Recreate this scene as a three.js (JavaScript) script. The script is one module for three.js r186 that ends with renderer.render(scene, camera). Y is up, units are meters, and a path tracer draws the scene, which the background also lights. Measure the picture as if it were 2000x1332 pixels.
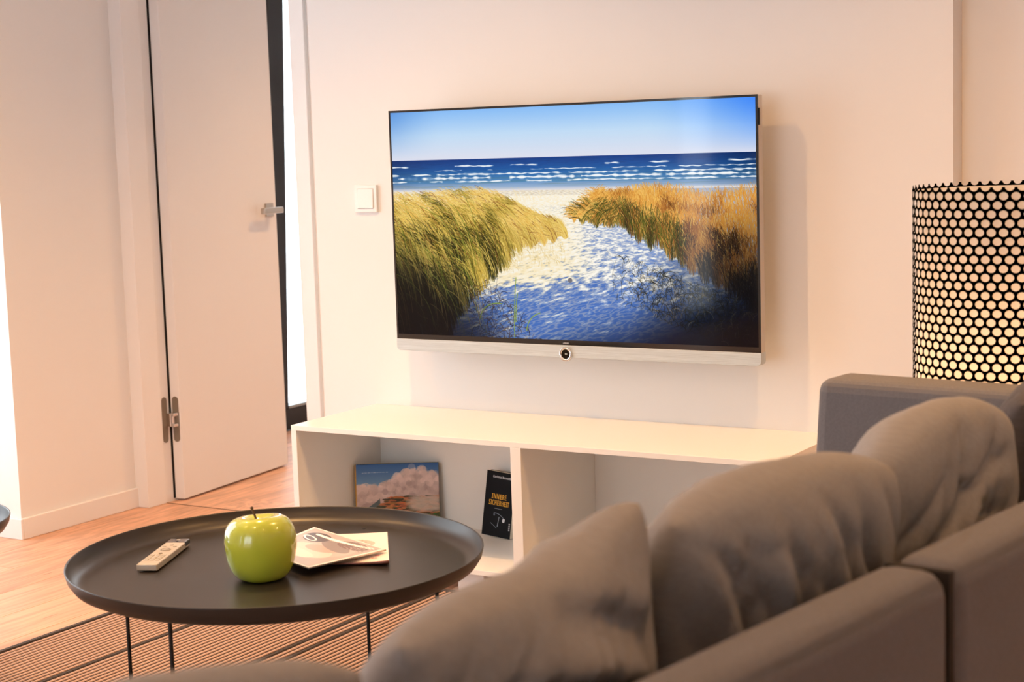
import * as THREE from 'three';
import { RoundedBoxGeometry } from 'three/addons/geometries/RoundedBoxGeometry.js';
import { mergeGeometries, mergeVertices } from 'three/addons/utils/BufferGeometryUtils.js';
import { RectAreaLightUniformsLib } from 'three/addons/lights/RectAreaLightUniformsLib.js';
import { createNoise2D, createNoise3D } from 'simplex-noise';

// ------------------------------------------------------------------ camera, sky, exposure
RectAreaLightUniformsLib.init();
const scene = new THREE.Scene();
const FOCAL = 3255;                                   // pixels of the 2000 x 1332 frame
const camera = new THREE.PerspectiveCamera(2 * Math.atan(666 / FOCAL) * 180 / Math.PI, 2000 / 1332, 0.05, 60);
{
  const yaw = 0.54755, pitch = 0.11738, roll = -0.03142;
  const R = new THREE.Matrix4().makeRotationY(yaw).multiply(new THREE.Matrix4().makeRotationX(-pitch)).multiply(new THREE.Matrix4().makeRotationZ(roll));
  camera.quaternion.setFromRotationMatrix(R);
  camera.position.set(0, 1.28, 0);
  camera.focus = 4.35;
  camera.userData.fStop = 5.6;
}
const SKY = new THREE.Color(0.93, 1.0, 1.06);
scene.background = SKY;
scene.backgroundIntensity = 5.0;
const renderer = new THREE.WebGLRenderer();
renderer.toneMapping = THREE.LinearToneMapping;
renderer.toneMappingExposure = 1.0;
renderer.shadowMap.enabled = true;
const WARM = new THREE.Color(1.0, 0.54, 0.20);        // halogen downlights
const BULB = new THREE.Color(1.0, 0.56, 0.27);        // bulb in the floor lamp

// ------------------------------------------------------------------ helpers
let rs = 12345;
const rnd = () => { rs = (rs + 0x6d2b79f5) | 0; let t = Math.imul(rs ^ (rs >>> 15), 1 | rs); t = (t + Math.imul(t ^ (t >>> 7), 61 | t)) ^ t; return ((t ^ (t >>> 14)) >>> 0) / 4294967296; };
const rr = (a, b) => a + (b - a) * rnd();
const n2 = createNoise2D(rnd), n3 = createNoise3D(rnd);
const fbm = (x, y, o = 4) => { let s = 0, a = 0.5, f = 1; for (let i = 0; i < o; i++) { s += a * n2(x * f, y * f); a *= 0.5; f *= 2.03; } return s; };
const lerp = (a, b, t) => a + (b - a) * t, clamp = (x, a = 0, b = 1) => Math.min(b, Math.max(a, x));
const used = {};
const numbered = (n) => { const k = used[n] = (used[n] ?? -1) + 1; return k ? `${n}_${String(k).padStart(3, '0')}` : n; };
const shade = (m) => { m.castShadow = true; m.receiveShadow = true; return m; };
function part(parent, name, geo, mat, label) {
  const m = shade(new THREE.Mesh(geo, mat)); m.name = name; if (label) m.userData.label = label; parent.add(m); return m;
}
function thing(name, label, category, pos = [0, 0, 0], ry = 0, group) {
  const g = new THREE.Group(); g.name = numbered(name); g.position.set(...pos); g.rotation.y = ry;
  g.userData = { label, category }; if (group) g.userData.group = group; scene.add(g); return g;
}
function structure(name, label, category, geo, mat) {
  const o = geo ? shade(new THREE.Mesh(geo, mat)) : new THREE.Group();
  o.name = name; o.userData = { kind: 'structure', label, category }; scene.add(o); return o;
}
// axis-aligned block from corner to corner
const block = (x0, x1, y0, y1, z0, z1, r = 0) => {
  const w = x1 - x0, h = y1 - y0, d = z1 - z0;
  const g = r ? new RoundedBoxGeometry(w, h, d, 2, r) : new THREE.BoxGeometry(w, h, d);
  return g.translate((x0 + x1) / 2, (y0 + y1) / 2, (z0 + z1) / 2);
};
// uv in metres from position and dominant normal
function metreUV(g, ox = 0, oy = 0) {
  const p = g.attributes.position, n = g.attributes.normal, uv = new Float32Array(p.count * 2);
  for (let i = 0; i < p.count; i++) {
    const ax = Math.abs(n.getX(i)), ay = Math.abs(n.getY(i)), az = Math.abs(n.getZ(i));
    if (ay >= ax && ay >= az) { uv[2 * i] = p.getX(i) + ox; uv[2 * i + 1] = p.getZ(i) + oy; }
    else if (ax >= az) { uv[2 * i] = p.getZ(i) + ox; uv[2 * i + 1] = p.getY(i) + oy; }
    else { uv[2 * i] = p.getX(i) + ox; uv[2 * i + 1] = p.getY(i) + oy; }
  }
  g.setAttribute('uv', new THREE.BufferAttribute(uv, 2)); return g;
}
const join = (list) => mergeGeometries(list.map((g) => { const k = g.index ? g.toNonIndexed() : g; for (const a of Object.keys(k.attributes)) if (!['position', 'normal', 'uv'].includes(a)) k.deleteAttribute(a); return k; }));
function dataTex(size, f, srgb = false, h = size) {
  const d = new Uint8Array(size * h * 4);
  for (let y = 0; y < h; y++) for (let x = 0; x < size; x++) { const c = f(x / size, y / h, x, y), i = (y * size + x) * 4; d[i] = c[0]; d[i + 1] = c[1]; d[i + 2] = c[2]; d[i + 3] = 255; }
  const t = new THREE.DataTexture(d, size, h); t.magFilter = THREE.LinearFilter; t.wrapS = t.wrapT = THREE.RepeatWrapping;
  if (srgb) t.colorSpace = THREE.SRGBColorSpace; t.needsUpdate = true; return t;
}
function canvasTex(w, h, draw) {
  const c = document.createElement('canvas'); c.width = w; c.height = h; draw(c.getContext('2d'), w, h);
  const t = new THREE.CanvasTexture(c); t.colorSpace = THREE.SRGBColorSpace; return t;
}
const rep = (t, x, y) => { const k = t.clone(); k.repeat.set(x, y); k.needsUpdate = true; return k; };
// tileable noise
const tile = (u, v, f, s = 0) => { const a = u * 2 * Math.PI, b = v * 2 * Math.PI, r = f / (2 * Math.PI); return n3(Math.cos(a) * r + s + 7, Math.sin(a) * r + Math.cos(b) * r * 0.9, Math.sin(b) * r + s); };

// ------------------------------------------------------------------ materials
const M = {};
M.wall = new THREE.MeshStandardMaterial({ color: new THREE.Color(0.80, 0.79, 0.775), roughness: 0.85 });
M.ceiling = new THREE.MeshStandardMaterial({ color: new THREE.Color(0.80, 0.79, 0.78), roughness: 0.9 });
M.paint = new THREE.MeshStandardMaterial({ color: new THREE.Color(0.78, 0.765, 0.75), roughness: 0.45 });
M.trim = new THREE.MeshStandardMaterial({ color: new THREE.Color(0.80, 0.785, 0.77), roughness: 0.4 });
M.lacquer = new THREE.MeshPhysicalMaterial({ color: new THREE.Color(0.87, 0.86, 0.825), roughness: 0.35 });
M.blackGap = new THREE.MeshStandardMaterial({ color: 0x080707, roughness: 0.9 });
M.steel = new THREE.MeshStandardMaterial({ color: 0xb9b2a8, metalness: 0.9, roughness: 0.35 });
M.steelDull = new THREE.MeshStandardMaterial({ color: 0x8d8273, metalness: 0.55, roughness: 0.5 });
M.chrome = new THREE.MeshStandardMaterial({ color: 0xd8d6d4, metalness: 1, roughness: 0.16 });
M.darkFrame = new THREE.MeshStandardMaterial({ color: new THREE.Color(0.011, 0.013, 0.018), roughness: 0.55 });
M.alu = new THREE.MeshStandardMaterial({ color: 0x9aa4a8, metalness: 0.7, roughness: 0.4 });
M.glass = new THREE.MeshPhysicalMaterial({ color: 0xffffff, transmission: 1, thickness: 0, roughness: 0, ior: 1.45 });
const brush = dataTex(512, (u, v, x, y) => { const k = 128 + 60 * tile(u, v * 1, 2) * 0 + 110 * (n2(x * 0.006, y * 1.7) * 0.5 + n2(x * 0.02 + 9, y * 3.1) * 0.35); return [k, k, k]; });
const brushCol = dataTex(512, (u, v, x, y) => { const k = clamp(214 + 24 * n2(x * 0.006, y * 1.7) + 18 * n2(x * 0.02 + 9, y * 3.1), 0, 255); return [k, k, k - 2]; }, true);
M.brushed = new THREE.MeshStandardMaterial({ color: 0xe2ebf0, map: rep(brushCol, 1.2, 10), metalness: 0.1, roughness: 0.42, bumpMap: rep(brush, 1.2, 10), bumpScale: 0.0004 });
M.tvSide = new THREE.MeshStandardMaterial({ color: 0xc9bfb4, metalness: 0.5, roughness: 0.35 });
M.blackGloss = new THREE.MeshPhysicalMaterial({ color: 0x050505, roughness: 0.12, clearcoat: 1, clearcoatRoughness: 0.05 });
M.blackMatt = new THREE.MeshStandardMaterial({ color: 0x0b0a0a, roughness: 0.6 });
M.tray = new THREE.MeshStandardMaterial({ color: new THREE.Color(0.027, 0.023, 0.021), metalness: 0.15, roughness: 0.36 });
M.rod = new THREE.MeshStandardMaterial({ color: 0x0c0b0b, metalness: 0.2, roughness: 0.5 });
M.plastic = new THREE.MeshStandardMaterial({ color: new THREE.Color(0.82, 0.81, 0.79), roughness: 0.3 });
// wood planks: three tones of pale oak
function woodTex(seed, base) {
  return canvasTex(256, 1024, (g, w, h) => {
    const im = g.createImageData(w, h), o = seed * 37.1;
    for (let y = 0; y < h; y++) for (let x = 0; x < w; x++) {
      const warp = 14 * fbm(o + x * 0.006, y * 0.0016, 3), ring = Math.sin((x + warp * 5) * 0.16 + 3 * fbm(o + 5 + x * 0.004, y * 0.001, 2));
      const fine = n2(o + x * 0.55, y * 0.012) * 0.5 + n2(o + x * 1.3 + 40, y * 0.03) * 0.5, coarse = fbm(o + x * 0.012, y * 0.003, 3);
      const k = 1 + 0.045 * ring + 0.06 * fine + 0.13 * coarse, i = (y * w + x) * 4;
      im.data[i] = clamp(base[0] * k, 0, 255); im.data[i + 1] = clamp(base[1] * (k - 0.01), 0, 255); im.data[i + 2] = clamp(base[2] * (k - 0.02), 0, 255); im.data[i + 3] = 255;
    }
    g.putImageData(im, 0, 0);
    for (let i = 0; i < 5; i++) { const x = rr(20, 236), y = rr(40, 980); g.fillStyle = 'rgba(96,62,40,0.35)'; g.beginPath(); g.ellipse(x, y, rr(2, 5), rr(6, 14), 0, 0, 7); g.fill(); }
  });
}
M.planks = [[214, 169, 140], [219, 175, 147], [208, 162, 133]].map((b, i) => {
  const t = woodTex(i + 1, b); t.wrapS = t.wrapT = THREE.RepeatWrapping;
  return new THREE.MeshStandardMaterial({ map: t, roughness: 0.42 + 0.03 * i });
});
M.subfloor = new THREE.MeshStandardMaterial({ color: 0x4a3526, roughness: 0.9 });
// woven upholstery
const weave = dataTex(256, (u, v, x, y) => { const k = 128 + 45 * Math.sin(u * Math.PI * 2 * 42) * Math.sin(v * Math.PI * 2 * 42) + 40 * (rnd() - 0.5) + 18 * tile(u, v, 8); return [k, k, k]; });
const weaveCol = (r, g, b, amp) => dataTex(256, (u, v) => { const k = 1 + amp * (Math.sin(u * 2 * Math.PI * 42) * Math.sin(v * 2 * Math.PI * 42) * 0.5 + (rnd() - 0.5) + 0.5 * tile(u, v, 12, 2)); return [clamp(r * k, 0, 255), clamp(g * k, 0, 255), clamp(b * k, 0, 255)]; }, true);
M.sofa = new THREE.MeshStandardMaterial({ map: rep(weaveCol(114, 112, 115, 0.07), 14, 14), roughness: 0.95, bumpMap: rep(weave, 14, 14), bumpScale: 0.0004 });
M.cushion = new THREE.MeshStandardMaterial({ map: rep(weaveCol(148, 145, 144, 0.06), 12, 12), roughness: 0.9 });
M.seam = new THREE.MeshStandardMaterial({ color: 0x2a2625, roughness: 0.95 });

// ------------------------------------------------------------------ room shell
const BACK = -4.425, MEDIA = -4.345, XL = -4.325, XW = -4.84, XR = 2.2, ZF = 3.3, CEIL = 2.5, DOORH = 2.1;
// floor: slab with separate boards lying along z
{
  const f = structure('floor', 'pale oak plank floor of the living room', 'floor', block(XW - 0.3, XR + 0.2, -0.2, -0.018, -8.2, ZF + 0.2), M.subfloor);
  const W = 0.2, lens = [1.9, 2.2, 1.6];
  const shapes = lens.map((l) => new RoundedBoxGeometry(W - 0.0012, 0.018, l - 0.0012, 1, 0.0012));
  shapes.forEach((g) => { const p = g.attributes.position, uv = new Float32Array(p.count * 2); for (let i = 0; i < p.count; i++) { uv[2 * i] = p.getX(i) / 0.21 + 0.5; uv[2 * i + 1] = p.getZ(i) / 2.3 + 0.5; } g.setAttribute('uv', new THREE.BufferAttribute(uv, 2)); });
  let n = 0;
  for (let x = XW + W / 2, c = 0; x < XR + 0.05; x += W, c++) {
    const fine = x < -0.4;
    if (!fine) { part(f, 'plank', block(x - W / 2 + 0.001, Math.min(x + W / 2 - 0.001, XR), -0.018, 0, -4.5, ZF), M.planks[c % 3]); continue; }
    for (const [z0, z1] of [[-8.1, -4.512], [-4.508, ZF]]) {
      let z = z0, first = true;
      while (z < z1 - 0.05) {
        const k = (n++ * 7 + c * 3) % 3; let l = lens[k]; if (first) { l = lens[k] * (0.35 + 0.6 * rnd()); first = false; }
        l = Math.min(l, z1 - z);
        const m = part(f, 'plank', shapes[k], M.planks[(n + c) % 3]);
        m.scale.z = l / lens[k]; m.position.set(x, -0.009, z + l / 2); z += l;
      }
    }
  }
  part(f, 'threshold_strip', block(-4.27, -3.5, -0.016, 0.0008, -4.5118, -4.5082), M.blackGap, 'thin dark joint between the two rooms');
}
structure('ceiling', 'white plaster ceiling', 'ceiling', block(XW - 0.25, XR + 0.2, CEIL, CEIL + 0.2, -8.2, ZF + 0.2), M.ceiling);
// back wall with the door opening: pieces around it
structure('wall_back', 'white plastered back wall around the doorway and beside the media wall', 'wall', metreUV(join([
  block(-4.62, -4.345, 0, CEIL, BACK - 0.15, BACK), block(-3.455, XR, 0, CEIL, BACK - 0.15, BACK), block(-4.345, -3.455, DOORH + 0.06, CEIL, BACK - 0.15, BACK)])), M.wall);
structure('wall_media', 'white projecting wall panel behind the television', 'wall', metreUV(block(-3.385, -1.282, 0, CEIL, BACK - 0.002, MEDIA)), M.wall);
structure('wall_left', 'white wall stub left of the open door, ending at the bright window side', 'wall', metreUV(join([block(XW, XL, 0, CEIL, BACK - 0.15, -3.862)])), M.wall);
{
  const b = structure('baseboard_left', 'white skirting board along the wall left of the door', 'baseboard', join([block(XL - 0.002, XL + 0.011, 0, 0.072, BACK + 0.01, -3.862, 0.003), block(XW, XL + 0.011, 0, 0.072, -3.862, -3.851, 0.003)]), M.trim);
}
structure('wall_right', 'white side wall behind the sofa', 'wall', metreUV(block(XR, XR + 0.2, 0, CEIL, BACK - 0.15, ZF)), M.wall);
const W4 = [-4.1, -1.1];
structure('wall_front', 'white wall behind the camera', 'wall', metreUV(join([block(XW - 0.2, W4[0], 0, CEIL, ZF, ZF + 0.2), block(W4[1], XR + 0.2, 0, CEIL, ZF, ZF + 0.2), block(W4[0], W4[1], 2.32, CEIL, ZF, ZF + 0.2)])), M.wall);
{
  const g = structure('window_4', 'wide dark framed window behind the camera', 'window'), z0 = ZF + 0.03, z1 = ZF + 0.12;
  part(g, 'bottom_rail', block(W4[0], W4[1], 0, 0.098, z0, z1, 0.004), M.darkFrame); part(g, 'top_rail', block(W4[0], W4[1], 2.24, 2.32, z0, z1, 0.004), M.darkFrame);
  const xs = [W4[0], (W4[0] + W4[1]) / 2 - 0.05, W4[1] - 0.1]; xs.forEach((x) => part(g, 'stile', block(x, x + 0.1, 0.098, 2.24, z0, z1, 0.004), M.darkFrame));
  for (let i = 0; i < 2; i++) part(g, 'pane', block(xs[i] + 0.1, xs[i + 1], 0.1, 2.24, z0 + 0.04, z0 + 0.044), M.glass);
}
// window wall x = XW, openings: living room glazing, second living room glazing near the front, next room glazing
const W1 = [-3.80, -1.75], W3 = [1.7, 2.9], W2 = [-7.6, -5.85], WT = 2.32;
structure('wall_window', 'white outside wall holding the tall dark framed windows', 'wall', metreUV(join([
  block(XW - 0.25, XW, 0, CEIL, -8.2, W2[0]), block(XW - 0.25, XW, 0, CEIL, W2[1], W1[0]), block(XW - 0.25, XW, 0, CEIL, W1[1], W3[0]), block(XW - 0.25, XW, 0, CEIL, W3[1], ZF),
  ...[W1, W2, W3].map(([a, b]) => block(XW - 0.25, XW, WT, CEIL, a, b))])), M.wall);
// next room
structure('wall_next_room', 'white walls of the room behind the open door', 'wall', metreUV(join([
  block(XW - 0.2, -1.8, 0, CEIL, -8.2, -8.0), block(-2.0, -1.8, 0, CEIL, -8.0, BACK - 0.15)])), M.wall);
function glazing(name, label, [z0, z1], stile, post) {
  const g = structure(name, label, 'window');
  const x0 = XW - 0.12, x1 = XW - 0.02;
  part(g, 'bottom_rail', block(x0, x1, 0, 0.098, z0, z1, 0.004), M.darkFrame);
  part(g, 'top_rail', block(x0, x1, WT - 0.08, WT, z0, z1, 0.004), M.darkFrame);
  part(g, 'stile', block(x0, x1, 0.098, WT - 0.08, z1 - stile, z1, 0.004), M.darkFrame);
  part(g, 'stile', block(x0, x1, 0.098, WT - 0.08, z0, z0 + stile, 0.004), M.darkFrame);
  const zs = [z0 + stile, z1 - stile];
  if (post) { part(g, 'mullion', block(x0, x1, 0.098, WT - 0.08, (z0 + z1) / 2 - 0.05, (z0 + z1) / 2 + 0.05, 0.004), M.darkFrame); zs.splice(1, 0, (z0 + z1) / 2 - 0.05, (z0 + z1) / 2 + 0.05); }
  for (let i = 0; i < zs.length; i += 2) part(g, 'pane', block(x0 + 0.045, x0 + 0.049, 0.1, WT - 0.08, zs[i], zs[i + 1]), M.glass);
  part(g, 'sill_profile', block(x1 - 0.03, x1 + 0.002, 0.098, 0.112, z0 + stile, z1 - stile, 0.003), M.alu, 'pale grey metal glazing bead');
  return g;
}
glazing('window_1', 'tall dark framed window beside the bright wall end', W1, 0.08, true);
{ const g = glazing('window_2', 'dark framed window of the next room, tilted inwards, seen through the doorway', [W2[0] + 0.002, W2[1] - 0.002], 0.113, false); g.children.forEach((c) => c.geometry.translate(-XW, 0, 0)); g.position.x = XW; g.rotation.z = -0.042; }
glazing('window_3', 'tall dark framed window behind the camera', W3, 0.08, false);

{
  const pts = [], n = 120; for (let i = 0; i <= n; i++) { const z = lerp(1.98, 2.66, i / n); pts.push([XW + 0.1 + 0.03 * Math.sin(i * 0.55) + 0.008 * Math.sin(i * 1.7), z]); }
  const sh = new THREE.Shape(); pts.forEach(([x, z], i) => i ? sh.lineTo(x, -z) : sh.moveTo(x, -z)); pts.slice().reverse().forEach(([x, z]) => sh.lineTo(x + 0.003, -z));
  const c = thing('curtain', 'long pale grey curtain hanging at the window behind the camera', 'curtain', [0, 0, 0]);
  part(c, 'fabric', new THREE.ExtrudeGeometry(sh, { depth: 2.38, bevelEnabled: false }).rotateX(-Math.PI / 2).translate(0, 0.02, 0), new THREE.MeshPhysicalMaterial({ color: 0x9a958e, roughness: 0.95, transmission: 0.25, thickness: 0 }));
  part(c, 'rail', block(XW + 0.06, XW + 0.14, 2.4, 2.44, 1.5, 3.1, 0.005), M.alu);
}

// ------------------------------------------------------------------ door
{
  const d = structure('door_1', 'white flush door standing open with white frame', 'door');
  const zf = BACK + 0.015, zr = -4.505;
  part(d, 'frame_jamb', join([block(-4.345, -4.266, 0, DOORH + 0.06, zr, zf, 0.003), block(-4.345, -4.274, 0, DOORH + 0.03, BACK - 0.15, zr)]), M.trim);
  part(d, 'frame_jamb', join([block(-3.515, -3.4535, 0, DOORH + 0.06, zr, zf, 0.003), block(-3.508, -3.455, 0, DOORH + 0.03, BACK - 0.15, zr)]), M.trim);
  part(d, 'frame_head', block(-4.266, -3.515, DOORH, DOORH + 0.06, BACK - 0.15, zf), M.trim);
  // leaf turned on its hinge side; local x runs from hinge to free edge, local z out of the visible face
  const A = new THREE.Vector3(-4.228, 0, -4.562), B = new THREE.Vector3(-4.301, 0, -5.262), L = A.distanceTo(B);
  const leaf = part(d, 'leaf', block(0, L, 0.008, DOORH - 0.004, -0.042, 0, 0.0025), M.paint);
  leaf.position.copy(A); leaf.rotation.y = Math.atan2(-(B.z - A.z), B.x - A.x);
  // recessed hinge: plates let into frame and leaf edge, knuckle between
  const pill = (w, h) => { const s = new THREE.Shape(), r = w / 2; s.absarc(0, h / 2 - r, r, 0, Math.PI); s.absarc(0, -h / 2 + r, r, Math.PI, 2 * Math.PI); return new THREE.ExtrudeGeometry(s, { depth: 0.002, bevelEnabled: false, curveSegments: 10 }); };
  for (const y of [0.308, 1.95]) {
    part(d, 'hinge_plate', pill(0.026, 0.17).rotateY(Math.PI / 2).translate(-4.2741, y, -4.527), M.steelDull, 'grey hinge plate');
    part(leaf, 'hinge_plate', pill(0.027, 0.17).rotateY(-Math.PI / 2).translate(0.0003, y, -0.02), M.steelDull, 'grey hinge plate');
    part(d, 'hinge_knuckle', join([block(-4.274, -4.252, y - 0.024, y + 0.024, -4.545, -4.533, 0.002), block(-4.262, -4.236, y - 0.026, y - 0.014, -4.563, -4.536, 0.002), block(-4.262, -4.236, y + 0.014, y + 0.026, -4.563, -4.536, 0.002), block(-4.252, -4.246, y - 0.026, y + 0.026, -4.563, -4.538, 0.002)]), M.chrome, 'metal hinge knuckle');
    part(leaf, 'hinge_pocket', block(-0.0012, 0.0001, y - 0.027, y + 0.027, -0.034, -0.006), M.blackGap, 'dark hinge pocket');
  }
  part(d, 'seal', block(-4.2835, -4.2712, 0.01, DOORH, -4.574, -4.552), M.blackGap, 'black rubber door seal');
  const hx = L - 0.055, hy = 1.05;
  part(leaf, 'handle', join([block(hx - 0.026, hx + 0.026, hy - 0.027, hy + 0.027, 0, 0.008, 0.002), block(hx - 0.01, hx + 0.01, hy - 0.01, hy + 0.01, 0.006, 0.06, 0.003), block(hx - 0.125, hx + 0.011, hy - 0.012, hy + 0.012, 0.046, 0.066, 0.004)]), M.steel, 'brushed steel lever handle');
}

// ------------------------------------------------------------------ light switch
{
  const s = thing('light_switch', 'square white light switch on the wall left of the television', 'light switch', [-3.1755, 1.122, MEDIA]);
  const fr = new THREE.Shape(); fr.moveTo(-0.042, -0.042); fr.lineTo(0.042, -0.042); fr.lineTo(0.042, 0.042); fr.lineTo(-0.042, 0.042);
  const ho = new THREE.Path(); ho.moveTo(-0.0325, -0.0325); ho.lineTo(-0.0325, 0.0325); ho.lineTo(0.0325, 0.0325); ho.lineTo(0.0325, -0.0325); fr.holes.push(ho);
  part(s, 'frame', new THREE.ExtrudeGeometry(fr, { depth: 0.009, bevelThickness: 0.0015, bevelSize: 0.0012, bevelSegments: 2 }), M.plastic);
  const k = part(s, 'rocker', new RoundedBoxGeometry(0.062, 0.062, 0.012, 2, 0.002), M.plastic); k.position.z = 0.0075; k.rotation.x = -0.06;
}

// ------------------------------------------------------------------ television
const TV = { x0: -2.995, x1: -1.778, y0: 0.655, yb: 0.6895, y1: 1.3935, z: MEDIA + 0.12 };
const sstep = (a, b, x) => { const t = clamp((x - a) / (b - a)); return t * t * (3 - 2 * t); };
const mix3 = (a, b, t) => [lerp(a[0], b[0], t), lerp(a[1], b[1], t), lerp(a[2], b[2], t)];
const beach = canvasTex(1536, 860, (g, w, h) => {
  const X = (u) => u * w, Y = (v) => v * h, HZ = 0.215;
  const rgb = (c, o = 1) => `rgba(${c[0] | 0},${c[1] | 0},${c[2] | 0},${o})`;
  // the broadcast picture: sky, sea and sand, pixel by pixel
  const im = g.createImageData(w, h), D = im.data;
  for (let y = 0; y < h; y++) for (let x = 0; x < w; x++) {
    const u = x / w, v = y / h; let c;
    if (v < HZ) {
      const t = v / HZ; c = t < 0.5 ? mix3([138, 192, 250], [196, 224, 250], t * 2) : mix3([196, 224, 250], [226, 228, 242], t * 2 - 1);
      c = mix3(c, [70, 132, 214], 0.6 * Math.pow(1 - clamp(u / 0.16), 1.5) * (1 - t)); c = mix3(c, [40, 120, 255], 0.75 * Math.pow(clamp((u - 0.72) / 0.28), 1.5) * Math.pow(1 - t, 0.8));
    } else if (v < 0.355) {
      const t = (v - HZ) / 0.14, k = 30 / (0.12 + t), n = fbm(u * 9 / (0.4 + t), v * 420 / (0.5 + 2 * t), 3), n2b = fbm(u * 3 + 7, v * 160 / (0.5 + t), 3);
      c = t < 0.35 ? mix3([14, 62, 140], [26, 96, 172], t / 0.35) : t < 0.75 ? mix3([26, 96, 172], [92, 148, 196], (t - 0.35) / 0.4) : mix3([120, 160, 205], [190, 202, 222], (t - 0.75) / 0.25);
      c = mix3(c, [10, 40, 92], clamp(0.45 * n + 0.1) * (1 - t)); c = mix3(c, [104, 122, 74], clamp(n2b * 1.2 - 0.12) * 0.6 * sstep(0.25, 0.6, t) * (1 - sstep(0.8, 1, t)));
      c = mix3(c, [8, 26, 56], 0.6 * Math.pow(clamp(Math.abs(u - 0.47) / 0.53), 4) * (1 - t * 0.7));
      const rows = [[0.245, 0.004, 0.3], [0.264, 0.0025, 0.02], [0.281, 0.005, 0.36], [0.297, 0.008, 0.2], [0.313, 0.004, 0.26]];
      for (const [r, wd, b] of rows) { const m = fbm(u * 7 + r * 300, r * 90, 3) + b - (r < 0.25 ? 0.28 : 0) + (u > 0.55 ? 0.12 : 0), d = Math.abs(v - r - 0.002 * n2(u * 26, r * 50)) / (wd * (0.7 + 0.6 * n2(u * 40, r * 70))); if (m > 0) c = mix3(c, [255, 255, 255], clamp(1.25 - d) * clamp(m * 7)); }
      if (v > 0.335) c = mix3(c, [228, 224, 226], sstep(0.338, 0.355, v));
    } else {
      const t = (v - 0.355) / 0.645, pr = 1 / (0.16 + t * 0.9), px = (u - 0.55) * pr * 5 + t * 3, py = pr * 9;
      const f = 0.65 * fbm(px * 2.4 + py * 0.3, py * 0.95 - px * 1.1, 4) + 0.5 * fbm(px * 6 + 3, py * 2.2 - px * 1.5, 3), dent = 1 - 2 * Math.abs(fbm(px * 4.2 + 4, py * 1.7 - px, 3));
      const cx = lerp(0.535, 0.64, clamp(t * 1.25)), off = (u - cx) / lerp(0.03, 0.36, clamp(t * 1.05));
      let sh = 0.42 + 2.1 * f + 0.35 * off - 0.25 * (1 - sstep(0.1, 0.3, t)) + 0.25 * (dent - 0.4);
      sh -= 0.75 * sstep(0.1, -0.55, off) * sstep(0.12, 0.2, t) * (1 - sstep(0.5, 0.68, t + (u - 0.45) * 0.5));
      sh += 1.1 * sstep(0.52, 0.78, t - (u - 0.45) * 0.18); sh = t < 0.1 ? sh - 1.2 : sh; sh = clamp(sh);
      const sun = mix3([255, 252, 244], [250, 226, 168], clamp(0.25 + f * 0.9 + 0.5 * sstep(0.2, -0.8, off) * t)); let blue = mix3([168, 186, 222], [70, 112, 190], sstep(0.15, 0.85, t + f * 0.35));
      blue = mix3(blue, [196, 192, 196], clamp(dent * 1.6 - 0.75) * 0.7); c = mix3(sun, blue, sh);
      c = mix3(c, [6, 14, 34], sstep(0.25, 1.0, (u - 0.55) * 1.15 + (t - 0.62) * 1.5));
      if (t < 0.035) c = mix3(c, [176, 158, 140], clamp(fbm(u * 60, v * 300, 2) + 0.35) * 0.6);
    }
    const i = (y * w + x) * 4; D[i] = c[0]; D[i + 1] = c[1]; D[i + 2] = c[2]; D[i + 3] = 255;
  }
  g.putImageData(im, 0, 0);
  g.fillStyle = '#77757c'; g.beginPath(); g.ellipse(X(0.512), Y(0.742), 10, 9, 0, 0, 7); g.fill();
  const blade = (u, v, l, a, c, o, wd) => { const x = X(u), y = Y(v); g.strokeStyle = rgb(c, o); g.lineWidth = wd; g.beginPath(); g.moveTo(x, y); g.quadraticCurveTo(x + Math.sin(a * 0.25) * l * 0.6, y - Math.cos(a * 0.25) * l * 0.62, x + Math.sin(a) * l, y - Math.cos(a) * l); g.stroke(); };
  // grown dune on the left
  const lt = (u) => (u < 0.3 ? 0.36 + 0.012 * Math.sin(u * 21) : lerp(0.365, 0.545, Math.pow((u - 0.3) / 0.21, 1.25)));
  const lb = (u) => (u < 0.17 ? 1.05 : u < 0.36 ? lerp(1.02, 0.66, Math.pow((u - 0.17) / 0.19, 0.7)) : lerp(0.63, 0.56, clamp((u - 0.36) / 0.14)));
  const L = []; for (let i = 0; i < 15000; i++) { const u = rnd() * 0.515, a = lt(u) + 0.012, b = lb(u) + 0.02 * n2(u * 30, 3); if (b > a) L.push([u, lerp(a, b, rnd())]); }
  L.sort((p, q) => p[1] - q[1]);
  for (const [u, v] of L) {
    const q = rnd(), cl = fbm(u * 11 - v * 6, v * 5 + u * 4, 3), low = sstep(0.45, 0.72, v + (0.12 - Math.abs(u - 0.2)) * 0.3), bot = sstep(0.74, 0.98, v + (0.12 - u) * 0.5), sandy = sstep(0.3, 0.42, u);
    const hi = mix3([226, 168, 66], [255, 232, 146], q), olive = mix3([112, 98, 22], [228, 190, 74], q * q), dark = mix3([10, 14, 4], [66, 66, 18], q);
    let k = clamp(low * 0.85 + cl * 1.5 - 0.02) * (1 - 0.75 * sandy), c = k < 0.5 ? mix3(hi, olive, k * 2) : mix3(olive, dark, k * 2 - 1); if (rnd() < 0.2 * (1 - bot)) c = mix3([226, 190, 82], [250, 222, 120], q); if (rnd() < 0.05) c = [120, 62, 30];
    c = mix3(c, [3, 6, 8], bot * (rnd() < 0.9 ? 0.93 : 0.4));
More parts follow.
